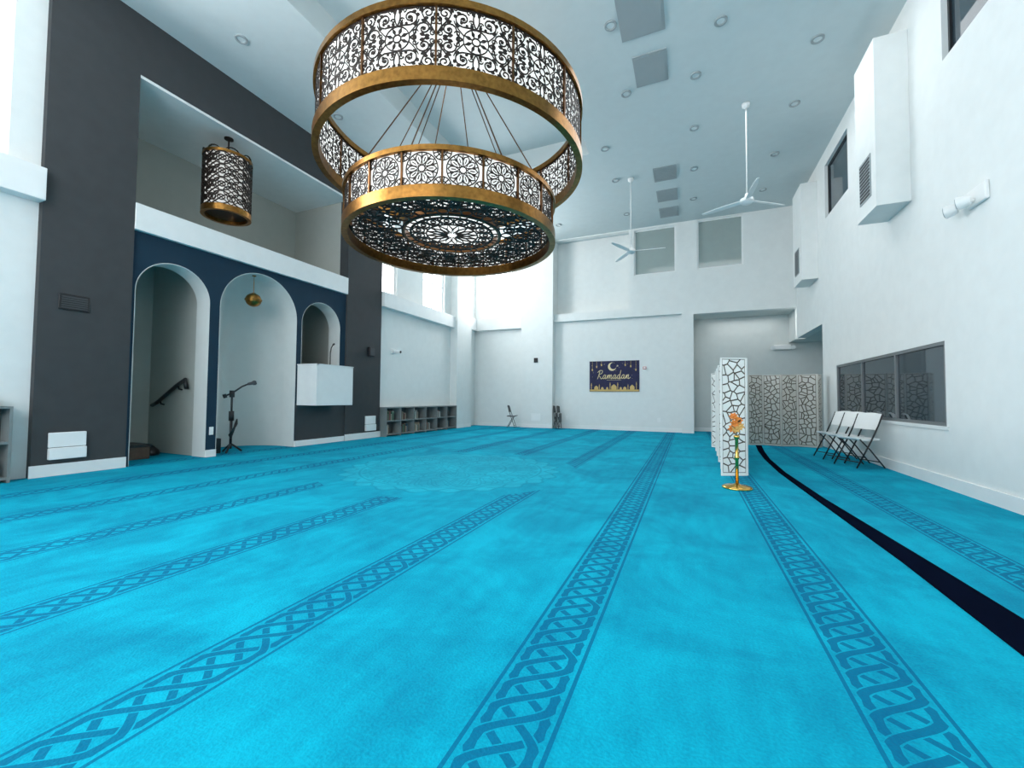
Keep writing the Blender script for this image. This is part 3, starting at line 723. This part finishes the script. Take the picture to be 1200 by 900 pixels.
ST_=[[(.25,2.0),(.18,1.0),(.0,-.05)],[(-.25,1.6),(.2,2.1),(.85,2.05),(.85,1.45),(.15,1.0),(.5,.55),(.95,-.02),(1.3,.3)],
     la(1.3),[(2.3,.35),(2.5,1.0),(2.48,.02),(2.66,.8),(2.9,.95),(2.92,.02),(3.1,.8),(3.35,.95),(3.36,.1),(3.55,.02),(3.8,.4)],
     la(3.8),la(4.85,2.1),la(5.9),[(6.9,.35),(7.1,1.0),(7.08,.02),(7.28,.8),(7.52,.95),(7.54,.1),(7.75,.02),(8.1,.35)]]
s=MB();k_=.180
for P in ST_:
    Q=[(-.74+(x+.18*y)*k_,-.018,.59+y*k_) for x,y in cat(P)]
    s.tube(Q,.0145,6)
obj('lettering',s.mesh('lettering',[BPALE]),BN,label='pale gold handwritten word Ramadan')
flat('ornament_line',[[(-.32,.525),(.32,.525),(.32,.537),(-.32,.537)]],BPALE,lab='thin gold line below the lettering')

# ------------------------------------------------------------------ small wall items
def small(name,b,m,lab,cat,bevel=.008,group=None): return bx(name,b,m,label=lab,cat=cat,bevel=bevel,group=group)
e=empty('fire_alarm',(-1.78,YB+.17,2.78),'small white and red alarm unit beside the banner','fire alarm')
bx('housing',(-.07,.07,-.05,0,-.055,.055),RED,e,bevel=.01);bx('strobe',(-.05,.05,-.07,-.05,-.035,.035),WHITE2,e,bevel=.01)
e=empty('wall_vent',(XL,3.64,2.88),'black louvred wall plate on the charcoal pillar','air vent')
bx('frame',(0,.03,-.2,.2,0,.28),BLACK,e,bevel=.008)
s=MB()
for k in range(6): s.box(.03,.04,-.17,.17,.03+k*.038,.05+k*.038)
obj('louvre',s.mesh('louvre',[VENTD]),e)
for (y,z,a,b) in [(3.63,.28,.24,.46),(11.12,.25,.24,.50)]:
    e=empty('wall_box',(XL,y,z),'white two-part wall box near the baseboard of the charcoal pillar','wall box',group='white wall boxes on the charcoal pillars')
    bx('upper_cover',(0,.05,-a,a,b*.45,b),PAPER,e,bevel=.012);bx('lower_cover',(0,.08,-a,a,0,b*.43),PAPER,e,bevel=.012)
e=empty('wall_speaker',(XL,11.05,2.78),'small black wall speaker on the charcoal pillar','speaker')
bx('housing',(0,.12,-.12,.12,0,.32),BLACK,e,bevel=.015);bx('grille',(.12,.13,-.09,.09,.03,.29),VENTD,e)
def seccam(loc,rz,lab):
    e=empty('security_camera',loc,lab,'security camera',rot=(0,0,rz))
    s=MB();s.box(0,.05,-.09,.09,-.09,.09);obj('mount',s.mesh('mount',[WHITE2]),e,bevel=.015)
    s=MB();s.tube([(.05,0,0),(.12,0,.0),(.15,0,-.01)],.03,10);obj('arm',s.mesh('arm',[WHITE2],True),e)
    s=MB();s.tube([(.10,0,-.01),(.36,0,-.05)],.065,14);obj('body',s.mesh('body',[WHITE2]),e,smooth_angle=40)
    s=MB();s.tube([(.355,0,-.05),(.366,0,-.052)],.05,14);obj('lens',s.mesh('lens',[BLACK]),e)
seccam((BX,12.4,3.12),0,'white bullet security camera on the white wall')
e=empty('emergency_light',(3.6,20.28,3.62),'white emergency light fitting on the grey alcove wall','emergency light')
bx('housing',(-.3,.3,-.12,0,-.1,.1),WHITE2,e,bevel=.02)
for x in (-.36,.36):
    s=MB();s.tube([(x,-.06,0),(x,-.2,-.03)],[.06,.09],14);obj('lamp_head',s.mesh('lh',[WHITE2]),e,smooth_angle=40)
e=empty('emergency_light',(XR,7.95,4.36),'white boxy emergency light with two lamp heads on the wall','emergency light')
s=MB();s.box(-.05,0,-.20,.22,-.13,.13);obj('housing',s.mesh('h',[WHITE2]),e,bevel=.015)
for y in (.05,.36):
    s=MB();s.tube([(-.04,min(y,.16),-.05),(-.12,y,-.06)],.025,10);obj('swivel_arm',s.mesh('sw',[WHITE2],True),e)
    s=MB();s.tube([(-.10,y-.04,-.05),(-.13,y-.02,-.05),(-.21,y+.04,-.06)],[.055,.082,.095],20)
    obj('lamp_head',s.mesh('lh',[WHITE2]),e,smooth_angle=50)
    s=MB();s.tube([(-.211,y+.041,-.06),(-.219,y+.047,-.061)],.078,20);obj('lens',s.mesh('le',[VENT]),e)
small('thermostat',(-6.83,-6.63,YB-.25,YB-.22,3.12,3.34),BLACK,'small dark wall control on the white pilaster','wall control')
small('notice_sheet',(-6.95,-6.5,YB-.235,YB-.222,.32,.68),PAPER,'white paper notice low on the pilaster','notice',0)
for x,z in ((-5.3,.5),(-1.2,.5)): small('wall_outlet',(x-.06,x+.06,YB+.155,YB+.17,z-.09,z+.09),WHITE2,'white electrical outlet plate on the white wall','outlet',.004,'outlets on the far wall')
small('wall_outlet',(XL-.06,XL-.045,6.0,6.09,.5,.68),WHITE2,'white outlet plate on the navy column','outlet',.004)

# ------------------------------------------------------------------ pulpit box
e=empty('pulpit_balcony',(XL,8.95,1.15),'white box-shaped pulpit balcony below the small arch','pulpit')
s=MB();t=.05;x1=.72;a=-.70;b=.62;h=1.12
s.box(-.03,x1,a,b,0,t);s.box(x1-t,x1,a,b,t,h);s.box(-.03,x1-t,a,a+t,t,h);s.box(-.03,x1-t,b-t,b,t,h)
obj('parapet',s.mesh('parapet',[WHITE]),e,bevel=.008)
s=MB();s.box(-.03,x1+.01,a-.01,a+t+.01,h,h+.03);s.box(-.03,x1+.01,b-t-.01,b+.01,h,h+.03);s.box(x1-t-.01,x1+.01,a,b,h,h+.03);obj('capping',s.mesh('cap',[WHITE]),e)

# mic stands
def mic(loc,H,rz,lab,boom=.55,q=1.5):
    e=empty('microphone_stand',loc,lab,'microphone stand',rot=(0,0,rz))
    s=MB()
    for k in range(3):
        a=2*pi*k/3+.3;s.tube([(0,0,.22),(.12*math.cos(a),.12*math.sin(a),.13),(.24*math.cos(a),.24*math.sin(a),.025)],.014*q,6)
    obj('tripod_base',s.mesh('tri',[BLACK],True),e)
    s=MB();s.tube([(0,0,.1),(0,0,H*.55)],.018*q,8);s.tube([(0,0,H*.5),(0,0,H*.86)],.014*q,8);s.tube([(0,0,H*.46),(0,0,H*.60)],.034*q,8);s.tube([(0,0,H*.80),(0,0,H*.90)],.034*q,8);obj('pole',s.mesh('pole',[BLACK],True),e)
    s=MB();s.tube([(-.14,0,H*.82),(0,0,H*.86),(boom*.6,0,H*.96),(boom,0,H)],.012*q,8);s.tube([(-.18,0,H*.81),(-.11,0,H*.825)],.03*q,8);obj('boom_arm',s.mesh('boom',[BLACK],True),e)
    s=MB();s.tube([(boom-.02,0,H-.005),(boom+.08,0,H+.02),(boom+.10,0,H+.024),(boom+.15,0,H+.035),(boom+.17,0,H+.04)],[.018*q,.024*q,.034*q,.034*q,.02*q],10);obj('microphone',s.mesh('mic',[VENTD],True),e)
    return e
m1=mic((-10.38,6.68,0),1.70,math.radians(50),'black boom microphone stand standing in the prayer niche arch',.34,1.7)
s=MB()
for k in range(5): s.tube([(.06+.06*math.cos(t*pi/6)*(1+.1*k),.13*math.sin(t*pi/6)-.03*k,.58+.24*math.cos(t*pi/6)*(1-.1*k)) for t in range(12)],.014,5,closed=True)
obj('coiled_cable',s.mesh('cable',[BLACK],True),m1)
bx('equipment_box',(-10.75,-10.47,6.30,6.52,0,.36),BLACK,label='small black equipment box beside the microphone stand',cat='equipment box',bevel=.02)
e=empty('gooseneck_microphone',(-9.8,9.15,1.20),'tall black gooseneck microphone inside the pulpit','microphone')
s=MB();s.lathe([(0,0),(.12,0),(.12,.02),(.02,.04),(0,.04)],16);obj('base',s.mesh('b',[BLACK],True),e)
s=MB();s.tube([(0,0,.02),(0,0,1.5),(.01,.02,1.65),(.03,.06,1.74)],.015,8);obj('stem',s.mesh('st',[BLACK],True),e)
s=MB();s.tube([(.03,.06,1.74),(.05,.1,1.78)],.028,8);obj('microphone',s.mesh('mm',[VENTD],True),e)

# handrail + low items in first arch
e=empty('handrail',(-11.45,5.97,1.45),'short black sloping stair handrail on the wall inside the arch','handrail')
s=MB();s.tube([(-.68,-.09,-.30),(-.45,-.09,-.22),(.30,-.09,.18),(.62,-.09,.32),(.68,-.09,.10)],.045,10);obj('rail',s.mesh('rail',[BLACK],True),e)
for x,z in ((-.35,-.2),(.35,.16)):
    s=MB();s.tube([(x,0,z-.08),(x,-.07,z-.06),(x,-.09,z+.02)],.02,6);obj('bracket',s.mesh('brk',[BLACK]),e)
e=empty('storage_crate',(-11.3,5.0,0),'low brown wooden crate with black lid inside the arch','crate')
bx('body',(-.35,.35,-.3,.3,0,.26),WOOD,e,bevel=.01);bx('lid',(-.37,.37,-.32,.32,.26,.32),BLACK,e,bevel=.01)
s=MB();s.lathe([(0,0),(.24,0),(.26,.05),(.22,.12),(.12,.20),(.04,.25),(0,.25)],20);o=obj('bag',s.mesh('bag',[BLACK],True),loc=(-11.6,5.6,0),label='slumped black fabric bag on the floor of the arch',cat='bag');o.scale=(1,.7,1)

# ------------------------------------------------------------------ bookshelves
def bookshelf(y0,y1,x0,x1,h,cols,rows,lab):
    e=empty('bookshelf',(x0,(y0+y1)/2,0),lab,'bookshelf');L=y1-y0;d=x1-x0;t=.035
    s=MB();s.box(0,.015,-L/2,L/2,.05,h-t);obj('back_panel',s.mesh('bk',[SHELFD]),e)
    s=MB();s.box(0,d,-L/2,L/2,h-t,h);obj('top',s.mesh('top',[SHELF]),e)
    s=MB();s.box(0,d-.002,-t/2,t/2,0,h-t);um=s.mesh('up',[SHELF])
    for i in range(cols+1):
        y=-L/2+t/2+(L-t)*i/cols;obj('upright',um,e,loc=(0,y,0))
    for j in range(rows):
        z=.05+(h-t-.05)*j/rows;s=MB();s.box(.015,d-.004,-L/2+t,L/2-t,z,z+t);obj('shelf_board',s.mesh('sb',[SHELF]),e)
    return e
bookshelf(11.64,16.43,BX,BX+.40,1.04,6,2,'long low grey cubby bookshelf along the white wall')
bookshelf(.5,2.93,BX,BX+.32,1.20,3,2,'low grey cubby bookshelf beside the charcoal pillar')
cols=[(.14,.05,.04),(.05,.09,.13),(.30,.26,.20),(.06,.12,.08),(.42,.43,.40),(.10,.06,.04)]
BM=[mat('book_cover_%d'%i,c,.6,noise=.1) for i,c in enumerate(cols)]
def book(x,y,z,w,h,mi,grp,lab):
    s=MB();s.box(0,.2,0,w,0,h,0);s.box(.2,.203,.004,w-.004,.006,h-.006,0);s.box(.01,.19,.005,w-.005,h,h+.002,1)
    obj('book',s.mesh('book',[BM[mi],PAPER]),loc=(x,y,z),label=lab,cat='book',group=grp)
rb=random.Random(3);lw=(16.43-11.64-.035)/6
for c in range(6):
    for r in range(2):
        n=rb.choice([0,4,6,8]);y=11.64+.06+lw*c;z=.087+r*.4775
        for k in range(n):
            w=rb.uniform(.04,.062);h=rb.uniform(.22,.34);mi=rb.randrange(6)
            book(BX+.12,y,z,w,h,mi,'books in the long grey cubby shelf','upright hardback book in the grey cubby shelf');y+=w+.004
y=2.30
for k in range(8):
    w=rb.uniform(.04,.07);h=rb.uniform(.12,.18);book(BX+.1,y,1.202,w,h,rb.choice([0,5,5]),'books on top of the low shelf','small brown book standing on the low shelf');y+=w+.004
y=2.3
for k in range(7):
    w=rb.uniform(.04,.07);h=rb.uniform(.15,.30);book(BX+.1,y,.087,w,h,rb.choice([4,5,2]),'books in the low shelf by the pillar','upright book in the low grey shelf');y+=w+.004

# ------------------------------------------------------------------ camera
f,yaw,pit,rol=484.4,math.radians(23.15),math.radians(1.96),math.radians(.5)
cy,sy=math.cos(yaw),math.sin(yaw)
F=Vector((-sy*math.cos(pit),cy*math.cos(pit),math.sin(pit)));Rr=Vector((cy,sy,0));U=Rr.cross(F)
R2=Rr*math.cos(rol)+U*math.sin(rol);U2=-Rr*math.sin(rol)+U*math.cos(rol)
cd=bpy.data.cameras.new('camera');cd.sensor_width=36;cd.lens=f/1200*36;cd.clip_start=.05;cd.clip_end=200
co=bpy.data.objects.new('camera',cd);COL.objects.link(co)
co.matrix_world=Matrix(((R2.x,U2.x,-F.x,0),(R2.y,U2.y,-F.y,0),(R2.z,U2.z,-F.z,1.4),(0,0,0,1)))
SC.camera=co

# ------------------------------------------------------------------ light
w=bpy.data.worlds.new('world');SC.world=w;w.use_nodes=True
bg=w.node_tree.nodes['Background'];bg.inputs[0].default_value=(.95,.96,1.0,1);bg.inputs[1].default_value=5.5
def area(loc,rot,sx,sy,p,col=(1,1,1)):
    l=bpy.data.lights.new('area','AREA');l.shape='RECTANGLE';l.size=sx;l.size_y=sy;l.energy=p;l.color=col
    o=bpy.data.objects.new('area_light',l);COL.objects.link(o);o.location=loc;o.rotation_euler=rot;return o
cool=(.965,.985,1.0)
area((-9.6,.5,6.9),(0,math.radians(-90),0),3,4.5,480,cool)            # left near windows -> +x
area((-9.6,14.6,6.9),(0,math.radians(-90),0),2.8,2.4,310,cool)
area((-8.9,18.5,7),(math.radians(-90),0,0),1.5,2.6,150,cool)
area((-2.0,-3.8,5.0),(math.radians(90),0,0),7.5,5,290,cool)       # soft fill added behind the camera, by the unseen rear windows
area((.5,11,8.8),(0,0,0),5,5,150,cool)
area((2.2,19.7,4.9),(0,0,0),2.5,.6,12,cool)                         # small fill lamp added to brighten the alcove
